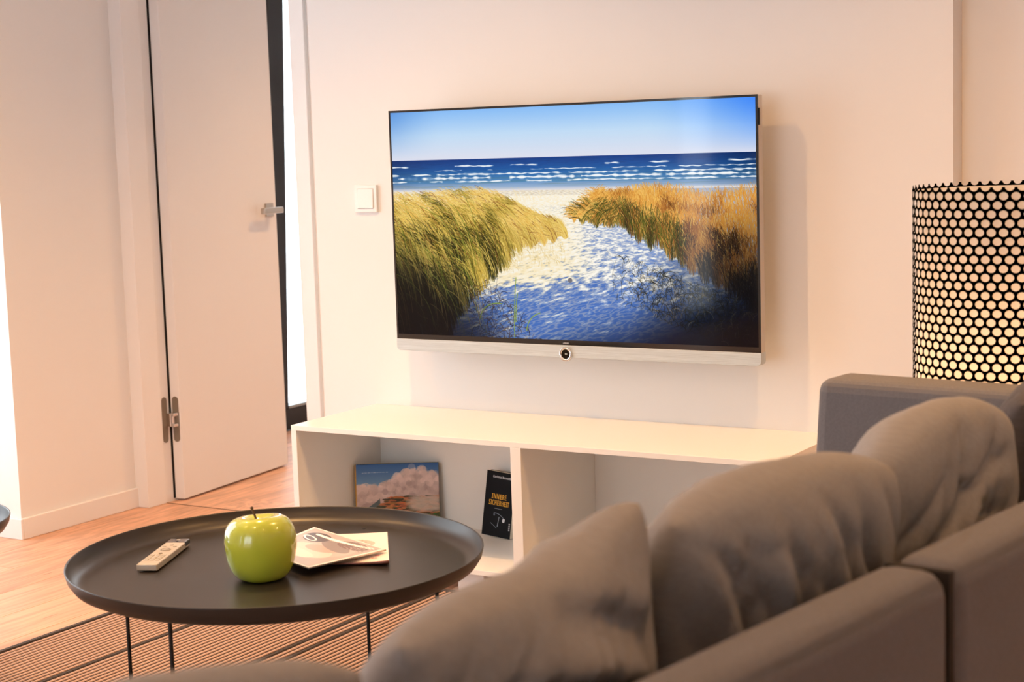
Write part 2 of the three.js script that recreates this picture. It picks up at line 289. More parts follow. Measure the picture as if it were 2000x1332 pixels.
    const long = lerp(36, 120, sstep(0.36, 0.62, v)) * (1 - 0.45 * sandy); blade(u, v, long * rr(0.55, 1.35), lerp(-1.0, -0.45, sstep(0.38, 0.8, v)) + rr(-0.4, 0.4), c, rr(0.65, 1), rr(0.7, 2.3) * (0.6 + 0.6 * v));
  }
  for (let i = 0; i < 120; i++) { const q = rnd(); blade(rr(0.01, 0.27), rr(0.62, 1), rr(110, 300), rr(-0.75, -0.15), q < 0.6 ? mix3([196, 160, 60], [250, 220, 120], rnd()) : mix3([96, 116, 30], [170, 180, 70], rnd()), rr(0.5, 0.95), rr(0.8, 2.4)); }
  for (let i = 0; i < 70; i++) blade(rr(0.0, 0.44), 0.4, rr(30, 62), rr(-0.9, -0.3), [250, 214, 120], 0.5, 1);
  // loose stalks on the sand
  for (let i = 0; i < 420; i++) { const u = rr(0.32, 0.5), v = rr(0.53, 0.7) - (u - 0.4) * 0.3; blade(u, v, rr(8, 30), rr(-1.2, 0.3), mix3([190, 150, 60], [240, 210, 130], rnd()), rr(0.3, 0.8), rr(0.6, 1.5)); }
  for (let i = 0; i < 420; i++) { const u = 0.22 + 0.2 * rnd(), v = 0.76 + 0.26 * Math.pow(rnd(), 0.8); if (u > 0.27 + (v - 0.7) * 0.45) continue; blade(u, v, rr(12, 52), rr(-1.7, 1.7), mix3([18, 14, 12], [104, 66, 46], rnd()), rr(0.45, 0.95), rr(0.8, 2.2)); }
  for (const [u, v, l, a] of [[0.355, 0.93, 110, 0.1], [0.385, 0.965, 92, 0.75], [0.25, 0.92, 120, 1.05], [0.35, 1.0, 230, 0.06]]) blade(u, v, l, a, [142, 168, 62], 0.95, 3.6);
  // grown dune on the right
  const rt = (u) => (u < 0.6 ? lerp(0.49, 0.365, Math.pow(clamp((u - 0.525) / 0.06), 0.8)) : 0.37 + 0.012 * Math.sin(u * 23));
  const rb = (u) => (u < 0.68 ? lerp(0.49, 0.54, (u - 0.525) / 0.155) : u < 0.8 ? lerp(0.56, 0.66, (u - 0.68) / 0.12) : lerp(0.67, 0.88, (u - 0.8) / 0.2));
  const Q = []; for (let i = 0; i < 13000; i++) { const u = 0.527 + 0.48 * rnd(), a = rt(u) + 0.01, b = rb(u) + 0.02 * n2(u * 34, 9); if (b > a) Q.push([u, lerp(a, b, rnd())]); }
  Q.sort((p, q) => p[1] - q[1]);
  for (const [u, v] of Q) {
    const q = rnd(), t = (v - rt(u)) / Math.max(0.05, rb(u) - rt(u)), cl = fbm(u * 9 + 20, v * 8, 3), right = sstep(0.7, 0.95, u), near = 1 - sstep(0.53, 0.72, u);
    const hi = mix3([212, 130, 40], [255, 212, 112], q * (1 - 0.5 * right)), mid = mix3([128, 66, 20], [206, 132, 50], q), dark = mix3([14, 8, 3], [78, 46, 18], q);
    let k = clamp((t - 0.3) * 0.9 + cl * 1.3 + right * 0.45 * t), c = k < 0.5 ? mix3(hi, mid, k * 2) : mix3(mid, dark, k * 2 - 1); if (t > 0.6 && u < 0.82 && q < 0.55) c = mix3([18, 26, 6], [112, 116, 34], rnd()); if (rnd() < 0.1) c = [238, 190, 96];
    c = mix3(c, [6, 6, 6], sstep(0.72, 0.92, v + (u - 0.9) * 0.6) * 0.75);
    blade(u, v, lerp(30, 84, clamp(t)) * rr(0.5, 1.3), (near > 0.3 ? lerp(0.2, 0.95, near) : -0.15) * (rnd() < 0.8 ? 1 : -1) + rr(-0.35, 0.35), c, rr(0.6, 1), rr(0.7, 2.1));
  }
  for (let i = 0; i < 1500; i++) { const u = rr(0.62, 1), e = lerp(0.64, 0.86, (u - 0.62) / 0.38), v = e + Math.pow(rnd(), 1.1) * 0.2 - 0.01; if (v > 1.02 || rnd() > sstep(0.62, 0.8, u) + 0.12) continue; blade(u, v, rr(8, 46), rr(-1.5, 1.5), rnd() < 0.14 ? mix3([170, 130, 70], [246, 226, 170], rnd()) : mix3([6, 8, 4], [58, 50, 20], rnd()), rr(0.4, 0.9), rr(0.7, 2.3)); }
  const dk = (x, y, r, a) => { const s = g.createRadialGradient(X(x), Y(y), 10, X(x), Y(y), X(r)); s.addColorStop(0, `rgba(1,3,9,${a})`); s.addColorStop(0.5, `rgba(2,5,12,${a * 0.65})`); s.addColorStop(1, 'rgba(2,6,14,0)'); g.fillStyle = s; g.fillRect(0, 0, w, h); };
  dk(1.02, 1.04, 0.36, 0.96); dk(-0.03, 1.05, 0.3, 0.95); dk(0.2, 1.06, 0.16, 0.8);
});
{
  const t = thing('television', 'large flat television on the wall showing a beach path between grassy dunes', 'television', [(TV.x0 + TV.x1) / 2, 0, TV.z]);
  const W = TV.x1 - TV.x0, cx = (TV.x0 + TV.x1) / 2, yb = TV.yb, y1 = TV.y1, hw = W / 2;
  part(t, 'housing', block(-hw, hw, TV.y0 + 0.012, y1, -0.034, -0.004, 0.003), M.tvSide, 'slim silver television housing');
  part(t, 'bezel', join([block(-hw, hw, y1 - 0.0065, y1, -0.004, 0), block(-hw, -hw + 0.0065, yb, y1 - 0.0065, -0.004, 0), block(hw - 0.0065, hw, yb, y1 - 0.0065, -0.004, 0), block(-hw + 0.0065, hw - 0.0065, yb, yb + 0.016, -0.004, 0)]), M.blackGloss, 'black glass bezel');
  const sc = new THREE.PlaneGeometry(W - 0.013, y1 - yb - 0.0225).translate(0, (yb + 0.016 + y1 - 0.0065) / 2, -0.0012);
  part(t, 'screen', sc, new THREE.MeshPhysicalMaterial({ color: 0x020202, roughness: 0.06, specularIntensity: 0.45, emissive: 0xffffff, emissiveMap: beach, emissiveIntensity: 0.95 }), 'lit screen with a path through dunes to the sea');
  // speaker bar with rounded lower corners
  const s = new THREE.Shape(), r = 0.012; s.moveTo(-hw, yb); s.lineTo(hw, yb); s.lineTo(hw, TV.y0 + r); s.absarc(hw - r, TV.y0 + r, r, 0, -Math.PI / 2, true); s.lineTo(-hw + r, TV.y0); s.absarc(-hw + r, TV.y0 + r, r, -Math.PI / 2, -Math.PI, true); s.lineTo(-hw, yb);
  part(t, 'speaker_bar', new THREE.ExtrudeGeometry(s, { depth: 0.032, bevelThickness: 0.0015, bevelSize: 0.001, bevelSegments: 2, curveSegments: 8 }).translate(0, 0, -0.0315), M.brushed, 'brushed silver speaker bar');
  const kx = -2.3905 - cx, ky = 0.6645;
  const ring = part(t, 'button_ring', new THREE.LatheGeometry([[0.0135, 0.004], [0.0145, 0.0075], [0.019, 0.009], [0.0215, 0.006], [0.0215, -0.004]].map((a) => new THREE.Vector2(...a)), 32).rotateX(Math.PI / 2), M.chrome, 'chrome control ring'); ring.position.set(kx, ky, 0);
  const lens = part(t, 'control_eye', new THREE.CylinderGeometry(0.0137, 0.0137, 0.006, 28).rotateX(Math.PI / 2), M.blackGloss, 'round black control eye'); lens.position.set(kx, ky, 0.003);
  const mark = part(lens, 'mark', new THREE.PlaneGeometry(0.008, 0.0022).translate(0.002, 0.0005, 0.0034), new THREE.MeshStandardMaterial({ color: 0xcfd6d2, roughness: 0.5 }));
  part(t, 'logo', new THREE.PlaneGeometry(0.024, 0.0075).translate(kx, yb + 0.007, 0.0004), new THREE.MeshStandardMaterial({ roughness: 0.4, map: canvasTex(192, 60, (g, w, h) => { g.fillStyle = '#050505'; g.fillRect(0, 0, w, h); g.fillStyle = '#c9c9c9'; g.font = 'bold 46px sans-serif'; g.textAlign = 'center'; g.fillText('LOEWE.', w / 2, 47); }) }), 'small maker lettering');
  part(t, 'side_button', block(hw, hw + 0.0035, y1 - 0.082, y1 - 0.036, -0.009, -0.003, 0.001), M.blackMatt, 'black side switch');
  part(t, 'wall_mount', join([block(-0.25, 0.25, 0.85, 1.2, -0.12, -0.108), block(-0.06, 0.06, 0.95, 1.1, -0.11, -0.033)]), M.blackMatt, 'black wall bracket');
}

// ------------------------------------------------------------------ media cabinet
const CAB = { x0: -3.173, x1: -1.602, y0: 0.063, y1: 0.457, zf: -3.902, zb: MEDIA - 0.0005, t: 0.0155 };
{
  const c = thing('media_cabinet', 'low white open cabinet with two compartments below the television', 'cabinet', [0, 0, 0]);
  const { x0, x1, y0, y1, zf, zb, t } = CAB, e = 0.0012;
  part(c, 'top', block(x0, x1, y1 - t, y1, zb + 0.001, zf, e), M.lacquer);
  part(c, 'bottom', block(x0 + t + 0.004, x1 - t - 0.004, y0, y0 + t, zb + 0.001, zf, e), M.lacquer);
  part(c, 'side_panel', block(x0, x0 + 0.02, y0, y1 - t, zb + 0.001, zf, e), M.lacquer);
  part(c, 'side_panel', block(x1 - 0.02, x1, y0, y1 - t, zb + 0.001, zf, e), M.lacquer);
  part(c, 'divider', block(-2.397, -2.363, y0 + t, y1 - t, -4.33, zf, e), M.lacquer);
  part(c, 'back_panel', block(x0 + 0.02, -2.3805, y0 + t, y1 - t, zb + 0.002, -4.331), M.lacquer);
  part(c, 'back_panel', block(-2.3795, x1 - 0.02, y0 + t, y1 - t, zb + 0.002, -4.331), M.lacquer);
  for (const [x, z] of [[x0 + 0.08, zf - 0.06], [-2.565, zf - 0.06], [-2.3, zf - 0.08], [x1 - 0.1, zf - 0.06], [x0 + 0.08, zb + 0.08], [x1 - 0.1, zb + 0.08]]) part(c, 'foot', block(x - 0.045, x + 0.045, 0, y0, z - 0.025, z + 0.025, 0.003), x === -2.3 ? M.blackMatt : M.lacquer);
}
// picture book leaning in the left compartment
{
  const cover = canvasTex(640, 500, (g, w, h) => {
    let s = g.createLinearGradient(0, 0, 0, h * 0.4); s.addColorStop(0, '#2f5f9c'); s.addColorStop(1, '#7fa0bb'); g.fillStyle = s; g.fillRect(0, 0, w, h);
    const top = (u) => lerp(0.33, 0.06, clamp((u - 0.25) / 0.42)) + (u > 0.85 ? 0.08 : 0);
    for (let i = 0; i < 2600; i++) { const u = rnd(), a = top(u), t = Math.pow(rnd(), 0.7), v = lerp(a, 0.66, t), q = fbm(u * 6, v * 7, 3), r = rr(6, 26); const k = clamp(0.75 - t * 0.5 + q * 0.6); g.fillStyle = `rgba(${lerp(150, 240, k)},${lerp(126, 214, k)},${lerp(120, 204, k)},${rr(0.25, 0.7)})`; g.beginPath(); g.arc(u * w, v * h, r * (1.2 - t * 0.4), 0, 7); g.fill(); }
    g.fillStyle = '#4d5a5c'; g.beginPath(); g.moveTo(0, h * 0.72); g.quadraticCurveTo(w * 0.16, h * 0.66, w * 0.28, h * 0.52); g.lineTo(w * 0.3, h * 0.9); g.lineTo(0, h); g.fill();
    for (let i = 0; i < 1400; i++) { const u = rr(0.16, 1), base = lerp(0.78, 0.5, clamp((u - 0.16) / 0.25)), v = base + rnd() * (0.95 - base), f = fbm(u * 7 + 4, v * 16, 3); const c = f > 0.12 ? [rr(170, 215), rr(95, 125), rr(50, 75)] : f > -0.1 ? [rr(135, 180), rr(80, 100), rr(40, 62)] : [rr(35, 70), rr(38, 62), rr(24, 36)]; g.fillStyle = `rgba(${c[0] | 0},${c[1] | 0},${c[2] | 0},${rr(0.5, 0.95)})`; g.beginPath(); g.ellipse(u * w, v * h, rr(10, 44), rr(3, 8), rr(-0.12, 0.1), 0, 7); g.fill(); }
    for (let i = 0; i < 500; i++) { const u = rr(0.62, 1), v = rr(0.76, 1) + (1 - u) * 0.2; g.fillStyle = `rgba(${rr(35, 90)},${rr(62, 105)},${rr(30, 48)},0.8)`; g.beginPath(); g.ellipse(u * w, v * h, rr(6, 26), rr(3, 9), -0.4, 0, 7); g.fill(); }
    for (let i = 0; i < 400; i++) { const u = rr(0.65, 1), v = rr(0.5, 0.72); g.fillStyle = `rgba(200,180,165,${rr(0.03, 0.14)})`; g.beginPath(); g.ellipse(u * w, v * h, rr(20, 60), rr(6, 20), 0, 0, 7); g.fill(); }
    g.fillStyle = 'rgba(255,255,255,0.8)'; g.font = '15px sans-serif'; for (let x = 46; x < 246; x += rr(6, 12)) g.fillRect(x, 62 - (x - 46) * 0.01, rr(3, 7), 3);
  });
  const ax = -3.128, az = -4.156, bx = -2.905, bz = -4.292, W = Math.hypot(bx - ax, bz - az), H = 0.209;
  const b = thing('picture_book', 'landscape picture book with pink clouds on its cover, leaning in the white cabinet', 'book', [(ax + bx) / 2, 0.0795, (az + bz) / 2], Math.atan2(-(bz - az), bx - ax));
  const tilt = new THREE.Matrix4().makeRotationX(-0.1);
  part(b, 'cover', new THREE.PlaneGeometry(W, H).translate(0, H / 2, 0.0002).applyMatrix4(tilt), new THREE.MeshPhysicalMaterial({ map: cover, roughness: 0.35 }), 'glossy cover with clouds above brown fields');
  part(b, 'pages', block(-W / 2 + 0.002, W / 2 - 0.003, 0.003, H - 0.003, -0.015, -0.002).applyMatrix4(tilt), new THREE.MeshStandardMaterial({ color: 0xe6ddc8, roughness: 0.9 }));
  part(b, 'spine', block(-W / 2 - 0.004, -W / 2 + 0.0005, 0, H, -0.017, 0, 0.001).applyMatrix4(tilt), new THREE.MeshStandardMaterial({ color: 0xb98b2c, roughness: 0.5 }), 'mustard yellow spine');
  part(b, 'back_cover', block(-W / 2, W / 2, 0, H, -0.017, -0.0155).applyMatrix4(tilt), new THREE.MeshStandardMaterial({ color: 0x2c4a52, roughness: 0.5 }));
}
// paperback
{
  const cover = canvasTex(400, 640, (g, w, h) => {
    g.fillStyle = '#070b12'; g.fillRect(0, 0, w, h);
    g.fillStyle = '#dfe3ea'; g.font = 'bold 30px serif'; g.textAlign = 'center'; g.fillText('Corinna Bernuth', w * 0.54, 62);
    g.fillStyle = '#e0a83c'; g.font = 'bold 70px sans-serif'; g.save(); g.translate(w * 0.5, 268); g.scale(0.82, 1); g.fillText('INNERE', 0, 0); g.restore(); g.save(); g.translate(w * 0.51, 332); g.scale(0.72, 1); g.fillText('SICHERHEIT', 0, 0); g.restore();
    g.fillStyle = '#a9aeb6'; g.fillRect(w * 0.36, 362, w * 0.28, 3);
    g.strokeStyle = '#9aa6b4'; g.lineWidth = 5; g.beginPath(); g.moveTo(w * 0.36, 410); g.quadraticCurveTo(w * 0.55, 400, w * 0.72, 452); g.stroke(); g.lineWidth = 8; g.beginPath(); g.moveTo(w * 0.56, 440); g.lineTo(w * 0.52, 540); g.stroke(); g.lineWidth = 4; g.beginPath(); g.moveTo(w * 0.27, 510); g.lineTo(w * 0.5, 555); g.stroke();
    g.fillStyle = '#d8dde4'; g.beginPath(); g.ellipse(w * 0.72, 470, 18, 22, 0.4, 0, 7); g.fill(); g.fillStyle = '#5d6876'; g.beginPath(); g.arc(w * 0.38, 425, 12, 0, 7); g.fill();
    g.fillStyle = '#d8dde4'; for (let y = 488; y < 560; y += 19) g.fillRect(w * 0.915, y, 17, 13);
  });
  const b = thing('paperback_book', 'black paperback with orange title standing beside the cabinet divider', 'book', [-2.674, 0.0835, -4.252], -0.05);
  const W = 0.106, H = 0.2, tilt = new THREE.Matrix4().makeRotationX(-0.12).multiply(new THREE.Matrix4().makeRotationZ(-0.07));
  part(b, 'cover', new THREE.PlaneGeometry(W, H).translate(0, H / 2, 0.0002).applyMatrix4(tilt), new THREE.MeshPhysicalMaterial({ map: cover, roughness: 0.6, specularIntensity: 0.35 }), 'black cover with orange capitals');
  part(b, 'pages', block(-W / 2 + 0.001, W / 2 - 0.001, 0.001, H - 0.001, -0.021, -0.001).applyMatrix4(tilt), new THREE.MeshStandardMaterial({ color: 0xe9e2d2, roughness: 0.9 }));
  part(b, 'back_cover', block(-W / 2, W / 2, 0, H, -0.0222, -0.0212).applyMatrix4(tilt), M.blackMatt);
}

// ------------------------------------------------------------------ tray tables
function trayTable(name, label, cx, cz, r, h, legR, legs, lift) {
  const t = thing(name, label, 'table', [cx, 0, cz]);
  const prof = [[0, h], [r - 0.045, h], [r - 0.03, h + 0.002], [r - 0.016, h + 0.009], [r - 0.006, h + 0.022], [r - 0.002, h + 0.034], [r - 0.0005, h + 0.0365], [r + 0.0015, h + 0.0365], [r + 0.002, h + 0.034], [r - 0.002, h + 0.018], [r - 0.012, h + 0.003], [r - 0.028, h - 0.005], [r - 0.045, h - 0.007], [0, h - 0.007]].map((a) => new THREE.Vector2(...a));
  part(t, 'tray', new THREE.LatheGeometry(prof, 128), M.tray, 'dark brown metal tray top with raised rim');
  legs.forEach(([x, z]) => part(t, 'leg', new THREE.CylinderGeometry(0.0042, 0.0042, h - 0.012, 10).translate(x - cx, (h - 0.012) / 2 + lift, z - cz), M.rod));
  part(t, 'support_ring', new THREE.TorusGeometry(legR, 0.0042, 8, 96).rotateX(Math.PI / 2).translate(0, h - 0.0115, 0), M.rod);
  return t;
}
const TC = [-2.246, -2.697], TR = 0.438, TH = 0.40;
trayTable('coffee_table', 'large round dark tray coffee table with thin rod legs', TC[0], TC[1], TR, TH, 0.37, [[-2.643, -2.645], [-2.2, -2.313], [-2.292, -3.07], [-1.872, -2.745]], 0.0125);
trayTable('side_table', 'small dark tray table at the window side of the coffee table', -3.27, -2.55, 0.25, 0.40, 0.2, [[-3.1, -2.45], [-3.44, -2.45], [-3.27, -2.74]], 0.0125);

// apple
{
  const a = thing('decorative_apple', 'large glossy green ceramic apple on the dark tray', 'apple', [-2.218, TH + 0.0005, -2.612]);
  const R = 0.0735, pts = [];
  const curve = new THREE.CatmullRomCurve3([[0.001, 0.010], [0.018, 0.003], [0.036, 0.0], [0.052, 0.007], [0.065, 0.027], [0.0725, 0.055], [0.0745, 0.083], [0.070, 0.108], [0.057, 0.126], [0.040, 0.132], [0.023, 0.1265], [0.009, 0.113], [0.001, 0.104]].map((p) => new THREE.Vector3(p[0], p[1], 0)));
  for (const p of curve.getPoints(60)) pts.push(new THREE.Vector2(Math.max(0, p.x), Math.max(0, p.y)));
  const g = new THREE.LatheGeometry(pts, 72), p = g.attributes.position;
  for (let i = 0; i < p.count; i++) { const x = p.getX(i), y = p.getY(i), z = p.getZ(i), an = Math.atan2(z, x), k = 1 + 0.018 * Math.cos(5 * an + 1) * clamp(Math.abs(y - 0.066) / 0.066), up = 0.004 * Math.cos(an - 0.6) * clamp((y - 0.08) / 0.05); p.setXYZ(i, x * k, y + up, z * k); }
  const gm = mergeVertices((g.deleteAttribute('uv'), g.deleteAttribute('normal'), g), 1e-5); gm.computeVertexNormals();
  part(a, 'body', gm, new THREE.MeshPhysicalMaterial({ color: new THREE.Color(0.47, 0.55, 0.045), roughness: 0.22, clearcoat: 1, clearcoatRoughness: 0.04 }), 'lime green glazed body');
  const st = new THREE.CatmullRomCurve3([new THREE.Vector3(0, 0.106, 0), new THREE.Vector3(-0.006, 0.125, 0.003), new THREE.Vector3(-0.014, 0.149, 0.006)]);
  part(a, 'stem', join([new THREE.TubeGeometry(st, 10, 0.0022, 8), new THREE.SphereGeometry(0.0036, 10, 8).translate(-0.014, 0.149, 0.006)]), new THREE.MeshStandardMaterial({ color: 0x4a3524, roughness: 0.6 }), 'thin brown stem');
}
// remote control
{
  const p0 = [-2.482, -2.549], p1 = [-2.577, -2.7575], L = 0.229, W = 0.046;
  const t = thing('remote_control', 'slim silver remote control lying on the dark tray', 'remote control', [(p0[0] + p1[0]) / 2, TH + 0.0005, (p0[1] + p1[1]) / 2], Math.atan2(-(p1[1] - p0[1]), p1[0] - p0[0]));
  part(t, 'body', block(-L / 2, L / 2, 0.002, 0.017, -W / 2, W / 2, 0.003), new THREE.MeshStandardMaterial({ color: 0xc9c2b8, metalness: 0.35, roughness: 0.38 }));
  part(t, 'foot_pad', block(-L / 2 + 0.02, L / 2 - 0.02, 0, 0.003, -W / 2 + 0.006, W / 2 - 0.006), M.blackMatt);
  part(t, 'infrared_cap', block(L / 2 - 0.036, L / 2 + 0.0006, 0.006, 0.0176, -W / 2 - 0.0005, W / 2 + 0.0005, 0.003), M.blackGloss, 'black end cap');
  const key = new THREE.MeshStandardMaterial({ color: 0xb9b4ac, metalness: 0.2, roughness: 0.45 }), dark = new THREE.MeshStandardMaterial({ color: 0x8d877f, roughness: 0.5 });
  for (let i = 0; i < 4; i++) for (let j = 0; j < 3; j++) part(t, 'key', new RoundedBoxGeometry(0.009, 0.002, 0.009, 1, 0.0008).translate(-0.058 + 0.0135 * i - 0.02, 0.0175, (j - 1) * 0.0125), key);
  part(t, 'ring_key', new THREE.TorusGeometry(0.0105, 0.0016, 6, 28).rotateX(Math.PI / 2).translate(0.012, 0.017, 0), dark, 'round navigation ring');
  part(t, 'key', new THREE.CylinderGeometry(0.006, 0.006, 0.002, 20).translate(0.012, 0.0175, 0), key);
  for (const [x, z] of [[-0.022, 0], [0.04, -0.012], [0.04, 0.012], [0.055, 0]]) part(t, 'key', new THREE.CylinderGeometry(0.0042, 0.0042, 0.002, 14).translate(x, 0.0175, z), x < 0 ? dark : key);
  part(t, 'indicator', block(L / 2 - 0.016, L / 2 - 0.01, 0.0172, 0.018, -0.004, 0.004), M.plastic, 'small pale indicator');
}
// magazines
function magazine(label, corners, y, th, tex, curl, edge) {
  // corners: near-left, near-right, far-right, far-left as [x, z]
  const N = 14, pos = [], uv = [], idx = [], bot = [];
  const at = (u, v) => { const a = corners, x = lerp(lerp(a[0][0], a[1][0], u), lerp(a[3][0], a[2][0], u), v), z = lerp(lerp(a[0][1], a[1][1], u), lerp(a[3][1], a[2][1], u), v); return [x, z]; };
  const cx = at(0.5, 0.5), t = thing('magazine', label, 'magazine', [cx[0], y, cx[1]], 0, 'magazines on the tray');
  const H = (u, v) => th + curl(u, v);
  for (let j = 0; j <= N; j++) for (let i = 0; i <= N; i++) { const u = i / N, v = j / N, [x, z] = at(u, v); pos.push(x - cx[0], H(u, v), z - cx[1]); uv.push(u, v); }
  for (let j = 0; j < N; j++) for (let i = 0; i < N; i++) { const a = j * (N + 1) + i; idx.push(a, a + 1, a + N + 2, a, a + N + 2, a + N + 1); }
  const top = new THREE.BufferGeometry(); top.setAttribute('position', new THREE.Float32BufferAttribute(pos, 3)); top.setAttribute('uv', new THREE.Float32BufferAttribute(uv, 2)); top.setIndex(idx); top.computeVertexNormals();
  const cov = part(t, 'cover', top, new THREE.MeshPhysicalMaterial({ map: tex, roughness: 0.3, side: THREE.DoubleSide }), 'glossy printed cover');
  // page block: sides and underside following the cover
  const sp = [], si = [], rim = [];
  for (let i = 0; i < N; i++) rim.push([i / N, 0]); for (let i = 0; i < N; i++) rim.push([1, i / N]); for (let i = 0; i < N; i++) rim.push([1 - i / N, 1]); for (let i = 0; i < N; i++) rim.push([0, 1 - i / N]);
  rim.forEach(([u, v]) => { const [x, z] = at(u, v), k = curl(u, v); sp.push(x - cx[0], H(u, v) - 0.0003, z - cx[1], x - cx[0], Math.max(0.0004, k * 0.75), z - cx[1]); });
  const n = rim.length; for (let i = 0; i < n; i++) { const a = 2 * i, b = 2 * ((i + 1) % n); si.push(a, a + 1, b + 1, a, b + 1, b); }
  sp.push(0, 0.0004, 0); for (let i = 0; i < n; i++) si.push(2 * i + 1, sp.length / 3 - 1, 2 * ((i + 1) % n) + 1);
  const sg = new THREE.BufferGeometry(); sg.setAttribute('position', new THREE.Float32BufferAttribute(sp, 3)); sg.setIndex(si); sg.computeVertexNormals();
  part(t, 'pages', sg, new THREE.MeshStandardMaterial({ color: edge, roughness: 0.8, side: THREE.DoubleSide }));
  return t;
}
const magA = canvasTex(420, 600, (g, w, h) => {
  g.fillStyle = '#f1e6e2'; g.fillRect(0, 0, w, h); g.fillStyle = '#b3aaa8'; g.fillRect(14, 14, w - 28, h - 28);
  const blob = (x, y, a, b, c, r = 0) => { g.fillStyle = c; g.beginPath(); g.ellipse(x, y, a, b, r, 0, 7); g.fill(); };
  blob(w * 0.55, h * 0.42, 150, 190, '#c2b7b3'); blob(w * 0.5, h * 0.6, 140, 110, '#eacfc6', 0.3); blob(w * 0.55, h * 0.48, 90, 60, '#c6a79c', -0.2); blob(w * 0.42, h * 0.73, 120, 60, '#ecd9cf', 0.1); blob(w * 0.62, h * 0.33, 110, 60, '#8b7f7b', 0.5); blob(w * 0.25, h * 0.24, 70, 90, '#4d3b36'); blob(w * 0.72, h * 0.18, 80, 70, '#74584d');
  g.strokeStyle = '#ffffff'; g.lineWidth = 30; g.lineCap = 'round'; g.beginPath(); g.moveTo(w * 0.9, h * 0.1); g.quadraticCurveTo(w * 0.55, h * 0.2, w * 0.2, h * 0.16); g.stroke(); g.lineWidth = 12; g.beginPath(); g.ellipse(w * 0.2, h * 0.3, 46, 26, 0.5, 0, 7); g.stroke();
  for (let i = 0; i < 220; i++) { g.fillStyle = rnd() < 0.5 ? 'rgba(70,50,45,0.6)' : 'rgba(235,225,220,0.6)'; g.fillRect(rr(w * 0.62, w * 0.95), rr(h * 0.05, h * 0.28), rr(3, 12), rr(2, 6)); }
});
const magB = canvasTex(420, 600, (g, w, h) => {
  g.fillStyle = '#f6ece6'; g.fillRect(0, 0, w, h); const blob = (x, y, a, b, c, r = 0) => { g.fillStyle = c; g.beginPath(); g.ellipse(x, y, a, b, r, 0, 7); g.fill(); };
  blob(w * 0.45, h * 0.5, 150, 150, '#f0c8ba'); blob(w * 0.3, h * 0.7, 130, 80, '#f3d8cc'); blob(w * 0.6, h * 0.35, 110, 90, '#eab9ab'); g.fillStyle = '#e8806c'; g.fillRect(0, 0, w * 0.14, h);
  blob(w * 0.88, h * 0.8, 13, 13, '#d04a5a'); blob(w * 0.86, h * 0.88, 10, 10, '#b8a8b8'); for (let i = 0; i < 14; i++) { g.fillStyle = 'rgba(190,110,100,0.5)'; g.fillRect(rr(w * 0.5, w * 0.85), rr(h * 0.2, h * 0.95), rr(4, 14), rr(10, 34)); }
});
// the pinkish one lies underneath, its front edge lifted; corners near-left, near-right, far-right, far-left
magazine('pale pink magazine lying half under another on the tray', [[-2.235, -2.736], [-2.031, -2.803], [-2.191, -3.022], [-2.39, -2.94]].map((p) => p), TH + 0.0005, 0.004, magB, (u, v) => 0.010 * Math.pow(u, 3) * (1 - v * 0.6) + 0.004 * Math.pow(v, 4) * u, 0xe9a090);
magazine('magazine with grey cover photograph lying on top of the pale pink one', [[-2.283, -2.776], [-2.136, -2.663], [-2.078, -2.859], [-2.357, -2.966]].map((p, i) => i === 0 ? [-2.335, -2.735] : p), TH + 0.0165, 0.004, magA, (u, v) => 0.0, 0xf3ebe4);

// ------------------------------------------------------------------ rug
{
  const x0 = -3.365, x1 = -1.05, z0 = -3.9, z1 = -0.2, P = 0.018;
  const jute = dataTex(64, (u, v, x, y) => { const k = 1 + 0.05 * Math.sin(v * Math.PI * 2 * 16 + u * 3) + 0.14 * (rnd() - 0.5); return [clamp(190 * k, 0, 255), clamp(158 * k, 0, 255), clamp(142 * k, 0, 255)]; }, true, 256);
  const dk = dataTex(64, (u, v) => { const k = 1 + 0.2 * Math.sin(v * Math.PI * 2 * 16 + u * 3) + 0.25 * (rnd() - 0.5); return [clamp(74 * k, 0, 255), clamp(66 * k, 0, 255), clamp(64 * k, 0, 255)]; }, true, 256);
  const mj = new THREE.MeshStandardMaterial({ map: rep(jute, 1, 24), roughness: 0.95 }), md = new THREE.MeshStandardMaterial({ map: rep(dk, 1, 24), roughness: 0.95 });
  const t = thing('rug', 'flat woven rug with dark lines under the coffee table', 'rug', [0, 0, 0]);
  part(t, 'backing', block(x0, x1, 0, 0.005, z0, z1), new THREE.MeshStandardMaterial({ color: new THREE.Color(0.035, 0.022, 0.018), roughness: 1 }), 'dark backing showing between the cords');
  const sh = new THREE.Shape(); const w = P * 0.56; sh.moveTo(-w / 2, 0); sh.lineTo(w / 2, 0); sh.quadraticCurveTo(w / 2, 0.0032, 0, 0.0034); sh.quadraticCurveTo(-w / 2, 0.0032, -w / 2, 0);
  const cord = new THREE.ExtrudeGeometry(sh, { depth: z1 - z0 - 0.02, bevelEnabled: false, curveSegments: 3 });
  { const p = cord.attributes.position, uv = new Float32Array(p.count * 2); for (let i = 0; i < p.count; i++) { uv[2 * i] = p.getX(i) / w + 0.5; uv[2 * i + 1] = p.getZ(i) / (z1 - z0); } cord.setAttribute('uv', new THREE.BufferAttribute(uv, 2)); }
  const stripes = [-3.07, -2.69, -2.645, -2.2, -1.7];
  for (let x = x0 + 0.02; x < x1 - 0.01; x += P) { const d = stripes.some((s) => Math.abs(s - x) < P * 0.55); const m = part(t, 'cord', cord, d ? md : mj); m.position.set(x, 0.0045, z0 + 0.01); }
  part(t, 'border', join([block(x0 - 0.004, x0 + 0.011, 0, 0.011, z0, z1, 0.003), block(x0, x1, 0, 0.011, z0 - 0.004, z0 + 0.011, 0.003)]), md, 'dark bound edge');
}

